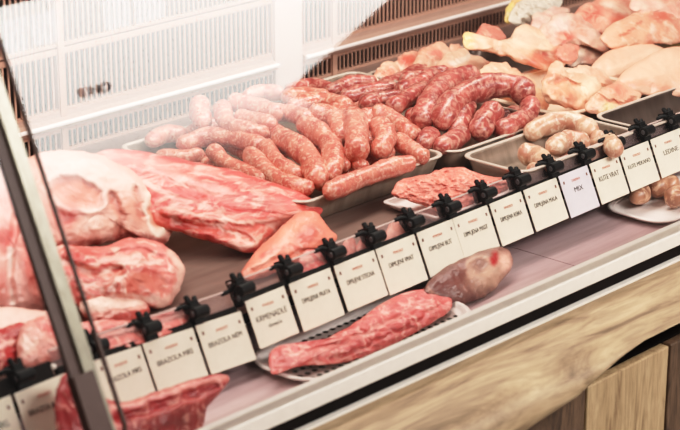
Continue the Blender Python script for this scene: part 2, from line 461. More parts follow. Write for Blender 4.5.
def upright(name, x0, x1, v0, v1, mat, h=GH):
    w = []
    for u in (GF, 0, h):
        w += [gp(x0, u, v0), gp(x1, u, v0), gp(x1, u, v1), gp(x0, u, v1)]
    Fc = [(3, 2, 1, 0), (8, 9, 10, 11)] + [(k+a_, k+(a_+1) % 4, k+4+(a_+1) % 4, k+4+a_) for k in (0, 4) for a_ in range(4)]
    return MB().add(w, Fc).build(name, mat, counter)
def on_glass(x, y):
    n = np.array([0, -math.cos(LEAN), math.sin(LEAN)]); r = ray(x, y); p = CAM+r*(((np.array(gp(0, 0))-CAM) @ n)/(r @ n)); return p
for st, px_, mt in (('IE', (83, 93), 'faded_ink'), ('HO', (100, 89), 'sticker_ink')):
    p = on_glass(*px_)+np.array([0, -math.cos(LEAN), math.sin(LEAN)])*.002
    text('sticker_lettering', st, .0185, mt, PANES[1], tuple(p-np.array([.3, 0, -.85])), (math.pi/2-LEAN, 0, 0), 'CENTER', .0003, 1.35)
upright('glass_post', PX-.010, PX+.010, -.006, .008, 'post')
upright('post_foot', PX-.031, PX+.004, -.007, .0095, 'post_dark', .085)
upright('post_reflection_strip', PX-.029, PX-.0105, -.006, .002, 'post_dark')  # dark strip standing in for a reflection beside the post
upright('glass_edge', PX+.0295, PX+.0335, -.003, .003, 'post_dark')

# ------------------------------------------------------------------ price tags
TXT = ['BUT MRS.', 'BRAZOLA MRS', 'BRAZOLA MRS', 'BRAZOLA MRS', 'BRAZOLA NEM', 'KRMENADLE', 'DIMLJENA PRATA', 'DIMLJENE STEGNA', 'DIMLJENI VRAT', 'DIMLJENI BUT', 'DIMLJENA MAST', 'DIMLJENA REBRA', 'DIMLJENA MALA', 'MIX', 'KUTE VRAT', 'KUTE MEKANO', 'LEDINE', 'VRAT']
# left edge, right edge at the top of each card (pixels), as found along the rail
TL = [(-40, 405, 10), (12, 388, 66), (92, 357, 140), (141, 338, 192), (194, 318, 240), (243, 300, 284), (287, 283, 330), (332, 265, 374), (374, 249, 414), (415, 232, 452), (451, 217, 487), (488, 202, 521), (522, 188, 556), (557, 174, 587), (588, 162, 617), (618, 150, 648), (649, 139, 680), (681, 127, 705)]
CL = [(-30, 385), (20, 371), (95, 343), (148, 322), (196, 304), (242, 285), (290, 266), (334, 248), (374, 234), (413, 218), (450, 203), (486, 189), (520, 175), (553, 162), (585, 151), (615, 139), (645, 128), (673, 117)]
colour_word = ['cream price card with black print']
def make_clip(parent, x, ang):
    rx = parent_world(parent)
    def L(p): return tuple(np.array(p))
    m = MB()
    def q(dx, u, v): return rail_pt(x+dx, u, v)
    # jaw that grips the strip, in two legs
    m.box(-.011, .011, -.002, .028, .004, .014, q)
    m.box(-.008, .008, .004, .034, -.014, -.004, q)
    m.box(-.009, .009, .024, .036, -.014, .012, q)
    # barrel across the front
    m.tube([q(-.015, .016, .018), q(-.014, .016, .018), q(.014, .016, .018), q(.015, .016, .018)], [.0075, .0098, .0098, .0075], 14)
    # lever to the side and two little ears
    m.tube([q(-.008, .027, .006), q(-.016, .031, .002), q(-.026, .03, -.002), q(-.03, .028, -.003)], [.004, .0038, .0042, .002], 8)
    m.tube([q(-.004, .03, .004), q(-.003, .038, .002), q(-.002, .044, -.001), q(-.002, .046, -.001)], [.005, .005, .0045, .002], 8)
    m.tube([q(.006, .03, .004), q(.010, .036, .002), q(.013, .040, 0), q(.0135, .0415, 0)], [.005, .0048, .004, .002], 8)
    o = m.build('clip', 'black', parent, smooth=False); bevel(o, .0012)
    MB().tube([q(-.0155, .016, .018), q(-.0165, .016, .018)], [.0048, .0042], 12).build('barrel_cap', 'grey_plastic', o)
    return o
rot = (math.pi/2-LEAN, 0, 0)
tags_lbl = [
 'cream price card at the far left end of the rail, mostly out of frame',
 'cream price card left of the glass post',
 'cream price card just right of the glass post',
 'second cream price card right of the glass post, over dark red meat',
 'third cream price card right of the glass post, above bare shelf',
 'cream price card with two lines of print, the second line short',
 'cream price card beside the left end of the perforated tray',
 'cream price card above the holes of the perforated tray',
 'cream price card above the middle of the long strip of meat',
 'cream price card above the right end of the perforated tray',
 'cream price card under the left half of the minced meat',
 'cream price card above the cut end of the dark pork hock',
 'cream price card under the left end of the white sausage tray',
 'bluish white price card with one very short word',
 'cream price card just right of the bluish white card',
 'cream price card second to the right of the bluish white card',
 'cream price card above the tan sausages on the lower shelf',
 'cream price card at the right edge of the frame, mostly cut off']
for i, ((xa, ya, xb), (cx, cy), s) in enumerate(zip(TL, CL, TXT)):
    A = PL(xa, ya, 1, -.008)[0]
    yb = ya-(xb-xa)*.40
    B = PL(xb, yb, 1, -.008)[0]
    wd = B-A; xm = (A+B)/2
    t = empty('price_tag', rail_pt(xm, -.004, .006)); tag(t, tags_lbl[i], 'price tag', 'price cards along the rail')
    jit = random.uniform(-.012, .012)
    slope = .044 if SEGA[0] < xm < SEGA[1] else -.0136
    def cq(x, u, v):
        return rail_pt(x+u*math.sin(jit)*.8, u-(x-xm)*slope, v+.002, xm)
    hgt = .083+random.uniform(-.0015, .0015)
    bevel(MB().box(A+.0015, B-.0015, -hgt, -.003, .0062, .0074, cq).build('card', 'card_blue' if s == 'MIX' else 'card', t), .0005, 1)
    card = t.children[0]
    org = np.array(t.location)
    def loc(x, u): return tuple(np.array(cq(x, u, .0078))-org)
    fs = .0135 if len(s) < 10 else .0115
    sx = min(1.15, (wd*.78)/(len(s)*fs*.66))
    text('print', s, fs, 'ink', card, loc(xm, -.038), rot, 'CENTER', .0002, sx)
    if s == 'KRMENADLE': text('print', 'domaće', .009, 'ink', card, loc(xm+.002, -.053), rot)
    text('logo_print', 'meso', .0095, 'red_ink', card, loc(xm, -.019), rot, 'CENTER', .0002, 1.2)
    for xx in (A+.011, B-.011):
        MB().box(xx-.002, xx+.002, -.021, -.0155, .0075, .0079, cq).build('corner_mark', 'mark_ink', card)
    c3 = PL(cx, cy, 1, -.006)
    make_clip(t, c3[0]+.004, 0)

# ------------------------------------------------------------------ trays
def rrect(x0, x1, y0, y1, r, n=6):
    P = []
    for cx, cy, a0_ in ((x1-r, y1-r, 0), (x0+r, y1-r, 90), (x0+r, y0+r, 180), (x1-r, y0+r, 270)):
        for k in range(n+1):
            a = math.radians(a0_+90*k/n); P.append((cx+r*math.cos(a), cy+r*math.sin(a)))
    return P
def tray(name, x0, x1, y0, y1, h, mat, label, r=.03, rim=.006, z0=.001, group=None, cat='tray', flare=.014, rimmat='rim_steel', rr_=.0036):
    loops = []
    def lp(ins, z): loops.append([(x, y, z) for x, y in rrect(x0+ins, x1-ins, y0+ins, y1-ins, max(.004, r-ins*.6))])
    z1 = z0+h
    lp(rim+flare+.004, z0); lp(rim+flare, z0+.002); lp(rim, z1-.004); lp(rim, z1); lp(rim+.003, z1); lp(rim+.003, z1-.004); lp(rim+flare+.002, z0+.006); lp(rim+flare+.01, z0+.0035)
    n = len(loops[0]); V = [p for l in loops for p in l]
    Fc = [(i*n+j, (i+1)*n+j, (i+1)*n+(j+1) % n, i*n+(j+1) % n)[::-1] for i in range(len(loops)-1) for j in range(n)]
    Fc += [tuple(range(n))[::-1], tuple(range((len(loops)-1)*n, len(loops)*n))]
    o = mesh_obj(name, V, Fc, mat)
    for p in o.data.polygons:
        if len(p.vertices) > 4: p.use_smooth = False
    # rolled rim
    prf = [(0, -.3), (.5, -1), (1.6, -1), (2.3, -.3), (2.3, .5), (1.6, 1), (.5, 1), (0, .5)]
    L2 = []
    for a_, b_ in prf: L2.append([(x, y, z1+b_*rr_*.6) for x, y in rrect(x0+a_*rr_, x1-a_*rr_, y0+a_*rr_, y1-a_*rr_, max(.004, r-a_*rr_*.6))])
    V = [p for l in L2 for p in l]; k = len(L2)
    Fc = [(i*n+j, i*n+(j+1) % n, ((i+1) % k)*n+(j+1) % n, ((i+1) % k)*n+j) for i in range(k) for j in range(n)]
    mesh_obj('rim', V, Fc, rimmat, o)
    return tag(o, label, cat, group)
tray('steel_tray', -.062, .333, .172, .662, .049, 'steel', 'shallow steel tray under the heap of slim pink sausages')
tray('steel_tray', .341, .648, .166, .705, .049, 'steel', 'steel tray holding the thick dark red coarse sausages')
tray('dark_tray', .668, 1.06, .45, .70, .036, 'dark_steel', 'dark tray of small chicken pieces against the back grille')
tray('steel_tray', .345, .708, .004, .160, .045, 'steel', 'steel tray with a few white sausages, behind the rail')
tray('steel_tray', .722, 1.12, .002, .134, .045, 'dark_steel', 'empty steel tray right of the white sausages', r=.035)
tray('white_tray', .118, .335, .014, .150, .014, 'white_plastic', 'small white foam tray under the minced meat', r=.012, rim=.006, flare=.008, rimmat='white_plastic')
tray('chicken_plate', .69, 1.0, .165, .44, .042, 'cream_plate', 'pale cream dish under the chicken legs', r=.07, rim=.01, flare=.03, cat='dish', rimmat='cream_plate', rr_=.006)
tray('dark_tray', 1.01, 1.6, .14, .5, .026, 'dark_steel', 'dark tray under the chicken breast fillets')

# perforated white tray on the lower shelf: plate with holes, boolean-free: a grid with round gaps
def perforated():
    x0, x1, y0, y1 = -.385, .04, -.168, .012; zt = -.088
    o = tray('perforated_tray', x0, x1, y0, y1, .012, 'white_plastic', 'white perforated tray on the lower shelf under the strip of meat', r=.075, rim=.006, z0=-.0985, flare=.008, rimmat='white_plastic')
    mh = MB()
    nx, ny = 22, 8
    for i in range(nx):
        for j in range(ny):
            cx = x0+.03+(x1-x0-.06)*(i+.5*(j % 2))/nx; cy = y0+.024+(y1-y0-.048)*j/(ny-1)
            V = [(cx, cy, -.0936)] + [(cx+.0052*math.cos(k*math.pi/5), cy+.0052*math.sin(k*math.pi/5), -.0936) for k in range(10)]
            mh.add(V, [(0, 1+k, 1+(k+1) % 10) for k in range(10)])
    mh.build('drain_holes', 'slot', o)
    bevel(MB().prism([], 0, 0) if False else MB().box(x0+.018, x1-.018, y0+.018, y1-.018, -.095, -.094).build('base_sheet', 'grey_sheet', o), .0003)
M['grey_sheet'] = simple('grey_sheet', (176, 158, 152), .4)
perforated()
tray('lower_plate', .60, .95, -.135, .02, .012, 'white_plastic', 'white rimmed plate on the lower shelf under the tan sausages', r=.05, rim=.008, z0=-.0985, flare=.01, cat='plate', rimmat='white_plastic')

# ------------------------------------------------------------------ big cuts, left
RED = (214, 78, 72); PINK = (236, 140, 130); PALE = (250, 212, 200); SALM = (238, 150, 132)
o = chunk('ham_joint', [(12, 185), (20, 163), (38, 154), (62, 150), (95, 154), (128, 168), (153, 186), (169, 206), (173, 222), (170, 238), (160, 246), (148, 244), (134, 238), (115, 241), (95, 246), (74, 250), (56, 250), (40, 240), (22, 222)], 'ham', (232, 172, 158),
  z0=.035, minz=.01, tilt=48, hf=.045, hb=.10, amp=.006,
  cols=[('ell', (100, 172, 75, 14, 14, .6), (240, 192, 178), .8), ('ell', (76, 194, 31, 19, 14, .25), (250, 222, 212), 1), ('ell', (77, 193, 26, 15, 14, .16), (230, 140, 124), 1),
        ('ell', (66, 218, 14, 12, 0, .5), (214, 84, 78), 1), ('ell', (128, 212, 20, 20, 40, .5), (222, 148, 130), .9), ('line', ([(112, 195), (122, 218), (118, 238)], 5), (180, 88, 76), .8), ('line', ([(136, 190), (140, 215)], 4), (190, 100, 88), .8),
        ('ell', (99, 224, 24, 11, -8, .5), (238, 180, 164), .9), ('ring', (156, 212, 10, 20, -10, .35), (252, 226, 208), 1), ('ell', (156, 213, 7, 16, -10, .3), (206, 132, 108), .9), ('line', ([(60, 246), (95, 243), (130, 236), (165, 242)], 6), (140, 54, 50), .9), ('ell', (40, 225, 22, 26, 10, .5), (240, 168, 158), .8)],
  rel=[('ell', (77, 193, 26, 15, 14, .25), -.008), ('ring', (77, 193, 30, 18, 14, .2), .006), ('line', ([(112, 195), (122, 218), (118, 238)], 5), -.012), ('line', ([(136, 190), (142, 215)], 4), -.008), ('ell', (156, 213, 7, 15, -10, .3), -.01)])
tag(o, 'large bone-in ham with pale fat and an oval pink cut face', 'meat')
o = chunk('pork_shoulder', [(44, 262), (58, 246), (80, 246), (104, 246), (128, 238), (150, 240), (166, 246), (178, 257), (185, 270), (181, 287), (172, 303), (158, 309), (140, 306), (118, 312), (90, 308), (66, 302), (50, 284)], 'pork', (230, 122, 114),
  z0=.003, tilt=40, hf=.05, hb=.06, amp=.009, nscale=26,
  cols=[('ell', (130, 282, 28, 15, -12, .4), (206, 112, 96), 1), ('line', ([(60, 262), (85, 268), (110, 258), (140, 256)], 4), (250, 200, 186), .8), ('line', ([(64, 276), (90, 284), (104, 272), (124, 266)], 4), (176, 52, 50), .9), ('line', ([(108, 294), (130, 268), (158, 272)], 3), (170, 62, 56), .8), ('line', ([(100, 275), (125, 262), (160, 262)], 3), (250, 205, 190), .8), ('line', ([(172, 252), (182, 270), (176, 296), (160, 306)], 7), (250, 205, 188), .9), ('ell', (80, 256, 16, 8, 0, .5), (206, 66, 62), .9), ('line', ([(98, 300), (130, 296), (158, 300)], 4), (252, 214, 198), .8), ('ell', (162, 284, 8, 12, 0, .5), (226, 140, 124), .8)],
  rel=[('line', ([(60, 262), (90, 272), (120, 270)], 6), -.012), ('ell', (130, 284, 26, 13, -12, .4), .010), ('line', ([(110, 255), (140, 250), (160, 256)], 4), -.008)])
tag(o, 'marbled pink pork shoulder lump lying below the ham', 'meat')
o = chunk('pork_piece', [(78, 306), (90, 295), (110, 288), (130, 289), (144, 299), (150, 311), (138, 320), (112, 324), (90, 322)], 'ham', (250, 206, 190),
  z0=.006, tilt=42, hf=.028, hb=.03, cols=[('below', ((80, 316), (148, 303), 5), (188, 78, 70), 1), ('line', ([(92, 318), (120, 312), (146, 306)], 2.5), (244, 180, 166), .9)], amp=.004)  # strongly lit top painted pale above the red-brown streaks
tag(o, 'pale-topped pork lobe in front of the pork shoulder', 'meat')
o = chunk('pork_slice', [(64, 336), (78, 324), (102, 320), (132, 320), (162, 312), (184, 307), (191, 316), (178, 330), (150, 342), (114, 352), (84, 360), (66, 352)], 'pork', (232, 132, 124),
  z0=.003, tilt=30, hf=.016, hb=.02, cols=[('line', ([(80, 340), (120, 332), (160, 322), (186, 312)], 4), (250, 196, 184), .9), ('line', ([(80, 330), (130, 325), (150, 318)], 2.5), (200, 70, 66), .8)], rel=[('line', ([(70, 340), (130, 328), (185, 314)], 4), -.006)], amp=.004)
tag(o, 'thin pink pork slices lying along the rail right of the glass post', 'meat')
o = chunk('pork_belly', [(-40, 190), (-15, 172), (6, 168), (24, 186), (40, 214), (52, 250), (60, 290), (58, 306), (38, 314), (0, 310), (-40, 318)], 'ham', (246, 180, 170),
  z0=.004, tilt=46, hf=.05, hb=.07, cols=[('ell', (6, 238, 12, 14, 0, .5), (216, 80, 74), .9), ('ell', (30, 262, 9, 26, -12, .5), (226, 108, 100), .8), ('line', ([(12, 250), (8, 280), (14, 304)], 4), (255, 226, 216), .9), ('ell', (0, 285, 10, 18, 0, .5), (224, 112, 104), .7), ('ell', (5, 200, 16, 20, 0, .5), (240, 150, 142), .8)], rel=[('line', ([(16, 215), (10, 260), (12, 300)], 5), -.01)])
tag(o, 'pale pink pork belly piece seen through the left glass pane', 'meat')
o = chunk('pork_rind', [(-40, 322), (-5, 308), (30, 309), (62, 314), (66, 320), (40, 326), (10, 330), (-40, 344)], 'ham', (250, 200, 186), z0=.02, minz=.004, tilt=30, hf=.012, hb=.02, amp=.003)
tag(o, 'pale strip of pork fat in the left pane, under the belly piece', 'meat')
o = chunk('beef_piece', [(-40, 352), (-20, 336), (6, 326), (26, 324), (30, 342), (20, 358), (0, 372), (-40, 388)], 'beef', (190, 52, 52), z0=.003, tilt=35, hf=.02, hb=.02, amp=.005, cols=[('line', ([(-10, 350), (26, 336)], 3), (246, 170, 160), .9)])
tag(o, 'dark red meat piece at the left edge behind the rail', 'meat')
o = chunk('pork_chop', [(20, 330), (34, 318), (54, 316), (66, 326), (74, 344), (64, 356), (36, 368), (18, 364)], 'pork', (240, 158, 146), z0=.004, tilt=40, hf=.022, hb=.02, amp=.004, cols=[('ell', (50, 328, 12, 8, 20, .5), (206, 70, 62), .9), ('ell', (36, 346, 12, 12, 0, .6), (250, 200, 186), .7)])
tag(o, 'pale pink pork chop standing behind the rail left of the glass post', 'meat')
o = chunk('beef_shank', [(56, 392), (70, 372), (95, 392), (122, 402), (150, 393), (178, 384), (205, 376), (222, 374), (228, 380), (220, 393), (208, 408), (203, 430), (196, 450), (140, 462), (90, 465), (60, 450)], 'beef', (176, 56, 58), z0=-.098, tilt=50, hf=.03, hb=.04, amp=.008,
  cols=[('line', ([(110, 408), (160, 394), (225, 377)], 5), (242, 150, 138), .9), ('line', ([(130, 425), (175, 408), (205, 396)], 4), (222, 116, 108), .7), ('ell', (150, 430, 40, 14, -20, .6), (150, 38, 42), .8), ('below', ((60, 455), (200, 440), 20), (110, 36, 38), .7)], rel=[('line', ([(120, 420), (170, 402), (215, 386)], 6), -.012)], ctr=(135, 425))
tag(o, 'dark red meat with a pink fat edge on the lower shelf beneath the cards', 'meat')

# loin
o = chunk('pork_loin', [(92, 160), (104, 150), (130, 150), (162, 155), (200, 163), (240, 172), (280, 185), (306, 196), (321, 208), (318, 216), (300, 219), (284, 227), (270, 240), (259, 252), (246, 253), (225, 246), (200, 239), (176, 232), (158, 226), (140, 208), (112, 182)], 'loin', (226, 92, 86),
  z0=.003, tilt=33, hf=.045, hb=.055, amp=.006, nscale=18, na=220, ctr=(205, 203),
  cols=[('line', ([(110, 156), (160, 170), (200, 186), (240, 200), (280, 205)], 9), (244, 168, 158), .75), ('line', ([(130, 175), (180, 200), (230, 212)], 4), (248, 188, 176), .8), ('line', ([(150, 160), (210, 172), (270, 190)], 5), (240, 150, 140), .7),
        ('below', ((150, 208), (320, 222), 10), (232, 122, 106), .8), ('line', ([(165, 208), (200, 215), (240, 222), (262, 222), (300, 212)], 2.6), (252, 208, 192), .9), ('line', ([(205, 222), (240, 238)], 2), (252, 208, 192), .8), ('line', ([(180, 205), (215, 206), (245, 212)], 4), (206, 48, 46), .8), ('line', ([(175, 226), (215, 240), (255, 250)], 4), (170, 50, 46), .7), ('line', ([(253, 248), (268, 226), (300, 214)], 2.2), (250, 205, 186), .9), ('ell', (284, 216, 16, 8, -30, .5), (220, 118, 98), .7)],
  rel=[('line', ([(165, 212), (240, 222), (300, 214)], 5), .008), ('line', ([(175, 222), (250, 240)], 6), -.006), ('line', ([(110, 156), (200, 184), (270, 200)], 7), .004)])
tag(o, 'long slab of red pork loin with fat streaks lying before the sausage tray', 'meat')
o = chunk('pork_fillet', [(242, 272), (254, 254), (270, 238), (288, 221), (304, 211), (318, 214), (328, 226), (337, 238), (331, 246), (318, 250), (306, 257), (296, 266), (278, 272), (262, 278), (248, 280)], 'ham', (238, 134, 112),
  z0=.003, tilt=33, hf=.03, hb=.03, amp=.004, cols=[('ell', (308, 236, 13, 9, -20, .5), (206, 92, 82), .9), ('line', ([(262, 258), (285, 246), (300, 248)], 4), (226, 96, 84), .8), ('line', ([(250, 272), (275, 255), (290, 232)], 3), (250, 180, 160), .7), ('ell', (286, 232, 14, 9, -35, .5), (244, 150, 126), .6)], rel=[('ell', (308, 236, 13, 9, -20, .5), .008), ('line', ([(255, 272), (280, 258), (310, 250)], 4), -.006)])
tag(o, 'orange-red pork piece between the loin and the price rail', 'meat')
for (out, lb, cc) in [
  ([(299, 262), (306, 251), (320, 249), (330, 258), (328, 270), (316, 277), (303, 275)], 'small pink trimming with red core by the rail, below the orange-red pork piece', (232, 104, 98)),
  ([(341, 250), (346, 239), (354, 240), (357, 252), (352, 260), (344, 260)], 'tiny pale pink trimming by the rail, left one of a close pair', (240, 150, 132)),
  ([(356, 246), (363, 238), (371, 240), (374, 249), (368, 255), (359, 255)], 'tiny red trimming by the rail, right one of a close pair', (226, 92, 84)),
  ([(384, 236), (390, 224), (402, 220), (412, 224), (412, 236), (400, 244), (388, 245)], 'salmon trimming behind the rail, left of the white foam tray', (240, 156, 132))]:
    o = chunk('meat_trimming', out, 'pork', cc, z0=.003, tilt=45, hf=.012, hb=.012, amp=.002, na=60, nr=14, cols=[('ell', (out[0][0]+6, out[0][1]-4, 8, 6, 0, .6), (250, 200, 186), .5)])
    tag(o, lb, 'meat', 'meat trimmings by the rail')

# mince: coarse heap
o = chunk('minced_meat', [(392, 192), (398, 182), (412, 177), (430, 173), (446, 168), (464, 168), (480, 174), (497, 177), (513, 178), (510, 187), (492, 197), (468, 207), (446, 213), (424, 206), (406, 200), (396, 197)], 'mince', (236, 130, 112), z0=.012, tilt=26, hf=.034, hb=.02, amp=.007, nscale=60, fine=.006, warp=1)
tag(o, 'heap of coarse pink minced meat on the white foam tray', 'minced meat', kind='stuff')

# lower shelf
o = chunk('meat_strip', [(268, 358), (276, 347), (296, 343), (322, 340), (350, 326), (378, 306), (408, 292), (438, 290), (452, 299), (450, 311), (430, 324), (400, 341), (370, 354), (338, 364), (302, 366), (276, 374), (270, 368)], 'strip', (210, 96, 92), z0=-.0925, tilt=22, hf=.02, hb=.02, amp=.007, nscale=40, fine=.003, na=180, ctr=(365, 333),
  cols=[('line', ([(300, 355), (340, 345), (380, 325), (430, 300)], 3), (240, 160, 152), .7), ('line', ([(330, 358), (370, 340), (420, 318)], 3), (176, 50, 54), .7), ('line', ([(380, 312), (420, 300)], 4), (238, 150, 144), .6), ('ell', (285, 362, 12, 8, 0, .6), (170, 56, 56), .6)], rel=[('line', ([(310, 352), (350, 340), (400, 315)], 3), -.008), ('line', ([(340, 358), (400, 330), (440, 306)], 3), -.007), ('line', ([(300, 348), (320, 362)], 3), -.006)])
tag(o, 'long red meat strip lying on the perforated tray', 'meat')
o = chunk('pork_hock', [(424, 292), (430, 280), (444, 268), (464, 258), (484, 250), (502, 247), (512, 256), (511, 270), (501, 281), (491, 292), (478, 300), (464, 305), (448, 304), (434, 300)], 'hock', (118, 70, 62), z0=-.0985, tilt=42, hf=.03, hb=.04, amp=.005,
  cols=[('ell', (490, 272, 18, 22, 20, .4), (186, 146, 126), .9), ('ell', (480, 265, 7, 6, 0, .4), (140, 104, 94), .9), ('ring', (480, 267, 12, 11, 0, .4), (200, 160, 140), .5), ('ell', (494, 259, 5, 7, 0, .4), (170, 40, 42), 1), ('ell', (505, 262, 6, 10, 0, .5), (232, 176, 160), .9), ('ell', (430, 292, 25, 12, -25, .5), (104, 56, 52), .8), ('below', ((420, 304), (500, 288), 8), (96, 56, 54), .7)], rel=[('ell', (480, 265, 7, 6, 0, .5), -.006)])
tag(o, 'dark pork hock with a pale cut end, right of the perforated tray', 'meat')
for i, (p, z, r, lb) in enumerate([([(634, 199), (642, 193), (650, 192)], -.07, 10, 'tan sausage lying nearest the glass on the lower plate'), ([(652, 190), (664, 184), (676, 188)], -.068, 12, 'tan sausage in the middle of the lower plate'), ([(668, 200), (682, 195), (700, 190)], -.07, 11, 'tan sausage at the right edge of the frame on the lower plate')]):
    sausage('tan_sausage', p, z, r, 'tan_sausage', lb, 'tan sausages on the lower shelf')

# ------------------------------------------------------------------ slim sausages in the first tray
S1 = [  # path (pixels), height, radius in pixels, label
 ([(275, 136), (296, 146), (311, 161), (319, 184)], [.085, .085, .075, .058], 10.5, 'thick curved slim-skinned sausage bending down to the front rim, left of centre'),
 ([(300, 122), (320, 134), (333, 151), (331, 178)], [.1, .092, .08, .062], 10, 'plump sausage hanging down just right of the thick curved one'),
 ([(325, 194), (356, 180), (390, 168), (414, 162)], .062, 8.5, 'long sausage lying along the front rim of the tray'),
 ([(247, 151), (264, 169), (286, 184), (314, 189)], [.075, .062, .052, .052], 8.5, 'long sausage curling along behind the loin to the tray corner'),
 ([(264, 144), (278, 163), (303, 179)], [.075, .068, .055], 8, 'short sausage tucked left of the thick curved one'),
 ([(211, 147), (225, 163), (250, 175), (268, 182)], [.07, .055, .05, .048], 8, 'sausage bending down behind the middle of the loin'),
 ([(155, 156), (180, 158), (206, 156)], .045, 8, 'sausage lying low at the left end of the tray'),
 ([(176, 146), (206, 137), (236, 139), (266, 148)], [.06, .07, .075, .075], 8.5, 'long sausage arched across the left half of the heap'),
 ([(148, 143), (166, 134), (188, 134)], .055, 8, 'sausage at the far left tip of the tray'),
 ([(201, 102), (200, 112), (205, 126)], [.1, .095, .085], 10, 'stubby sausage standing up at the left of the heap'),
 ([(222, 104), (226, 122), (243, 130), (270, 135)], [.105, .095, .09, .085], 8.5, 'hooked sausage beside the stubby upright one'),
 ([(230, 101), (253, 106), (282, 115)], .105, 9, 'pale sausage lying across the top left of the heap'),
 ([(236, 116), (254, 120), (276, 126)], .095, 8, 'pale sausage under the one across the top left'),
 ([(244, 97), (262, 92), (284, 94)], .085, 8, 'pale sausage at the rear edge of the heap'),
 ([(352, 112), (357, 137), (356, 156)], [.11, .1, .085], 11, 'plump sausage end pointing forward in the middle of the heap'),
 ([(376, 122), (386, 138), (377, 155)], [.1, .09, .075], 10, 'sausage bent round right of the middle of the heap'),
 ([(371, 111), (395, 121), (413, 138)], [.1, .09, .075], 9, 'sausage sloping down to the right end of the heap'),
 ([(394, 138), (412, 150), (427, 160)], [.075, .068, .058], 8.5, 'sausage whose tip rests on the right corner of the tray'),
 ([(380, 146), (391, 157)], [.07, .06], 9, 'short blunt sausage end above the long front one'),
 ([(334, 158), (348, 168)], [.07, .062], 8.5, 'blunt sausage end left of the short one, over the front one'),
 ([(352, 160), (366, 169)], [.066, .06], 8, 'small sausage end between the two blunt ends'),
 ([(288, 109), (318, 101), (352, 107)], .1, 9, 'sausage lying across the back of the heap, centre'),
 ([(308, 112), (334, 118), (343, 140)], [.11, .105, .09], 9.5, 'sausage curving over the centre of the heap'),
 ([(282, 99), (305, 95), (330, 99)], .085, 8.5, 'sausage at the very back of the heap, centre'),
 ([(270, 112), (292, 114), (312, 122)], .1, 9, 'sausage in the middle of the heap left of centre'),
 ([(196, 160), (226, 172), (250, 178)], .032, 8, 'low sausage half hidden behind the loin'),
 ([(345, 125), (366, 118), (384, 114)], .09, 9, 'sausage lying under the sloping ones on the right'),
 ([(262, 158), (285, 172), (300, 186)], .035, 8, 'low sausage below the thick curved one'),
 ([(312, 160), (330, 170), (350, 176)], .035, 8, 'low sausage behind the front rim, centre'),
 ([(350, 150), (372, 160), (395, 160)], .035, 8, 'low sausage behind the front rim, right'),
 ([(225, 130), (255, 140), (285, 155)], .055, 9, 'sausage buried in the left of the heap'),
 ([(300, 140), (330, 145), (370, 140)], .055, 9, 'sausage buried in the middle of the heap'),
 ([(180, 138), (205, 128), (235, 124)], .045, 8, 'sausage along the rear left rim of the tray'),
 ([(290, 118), (330, 110), (372, 104)], .06, 9, 'sausage buried at the back of the heap'),
 ([(256, 128), (280, 136), (298, 152)], [.08, .075, .06], 9, 'sausage lying behind the thick curved one, left of centre'),
 ([(312, 152), (316, 168), (324, 186)], [.055, .05, .045], 8, 'sausage squeezed between the thick curved one and its right neighbour'),
 ([(365, 132), (370, 148)], [.08, .07], 9, 'blunt sausage end right of the plump middle one'),
 ([(222, 140), (242, 150), (262, 160)], [.055, .05, .045], 8, 'sausage under the long arched one on the left'),
 ([(330, 108), (352, 118), (372, 130)], [.1, .095, .085], 9, 'sausage crossing behind the plump middle one'),
 ([(398, 124), (412, 134), (420, 148)], [.06, .055, .05], 8.5, 'sausage under the sloping one at the right end'),
]
SR[0] = 1.22
for p, z, r, lb in S1: sausage('pork_sausage', p, z, r, 'sausage', lb, 'slim pink sausages in the first steel tray')
S2 = [
 ([(441, 128), (449, 106), (470, 92), (496, 86), (518, 88), (527, 100)], [.07, .095, .105, .105, .1, .085], 13, 'thick sausage arched in a hoop over the dark hollow'),
 ([(530, 100), (528, 113), (510, 126), (496, 133)], [.08, .066, .058, .052], 10, 'thick sausage curling round the right end of the tray'),
 ([(497, 108), (486, 120), (477, 136)], [.08, .07, .055], 12, 'short thick sausage inside the hoop'),
 ([(478, 75), (452, 81), (434, 96), (426, 112), (420, 126)], [.1, .105, .1, .085, .07], 12.5, 'thick sausage arched behind and left of the hoop'),
 ([(468, 103), (462, 118), (454, 136)], [.085, .07, .055], 11, 'thick sausage under the left foot of the hoop'),
 ([(466, 132), (452, 141), (437, 149)], .055, 9.5, 'thick sausage along the front rim, left end'),
 ([(434, 134), (420, 146)], .06, 10, 'blunt thick sausage end at the front left corner of its tray'),
 ([(412, 112), (420, 130)], [.075, .06], 9.5, 'thick sausage end beside the slim sausages'),
 ([(398, 92), (418, 84), (438, 74)], .09, 9.5, 'thick sausage lying behind the left arch'),
 ([(390, 108), (412, 96), (432, 86)], .095, 9.5, 'thick pale-streaked sausage left of the arch'),
 ([(286, 93), (308, 86), (336, 91)], .06, 8.5, 'dark red sausage at the far left back, by the slim heap'),
 ([(326, 92), (352, 84), (378, 83)], .07, 9, 'dark red sausage along the back rim'),
 ([(340, 99), (368, 92), (398, 88)], .08, 9.5, 'dark red sausage in front of the one along the back rim'),
 ([(360, 105), (380, 100), (404, 96)], .085, 9, 'dark red sausage beside the slim heap'),
 ([(402, 82), (424, 76), (450, 72)], .07, 9, 'dark red sausage below the chicken pieces'),
 ([(478, 118), (500, 118), (520, 112)], .035, 9, 'low thick sausage in the hollow of the hoop'),
 ([(415, 118), (435, 112), (460, 104)], .045, 10, 'buried thick sausage under the two arches'),
 ([(372, 92), (400, 80), (430, 66)], .04, 9, 'buried sausage at the rear of the coarse heap'),
]
SR[0] = 1.17
for p, z, r, lb in S2: sausage('coarse_sausage', p, z, r, 'coarse', lb, 'thick dark red sausages in the second steel tray')
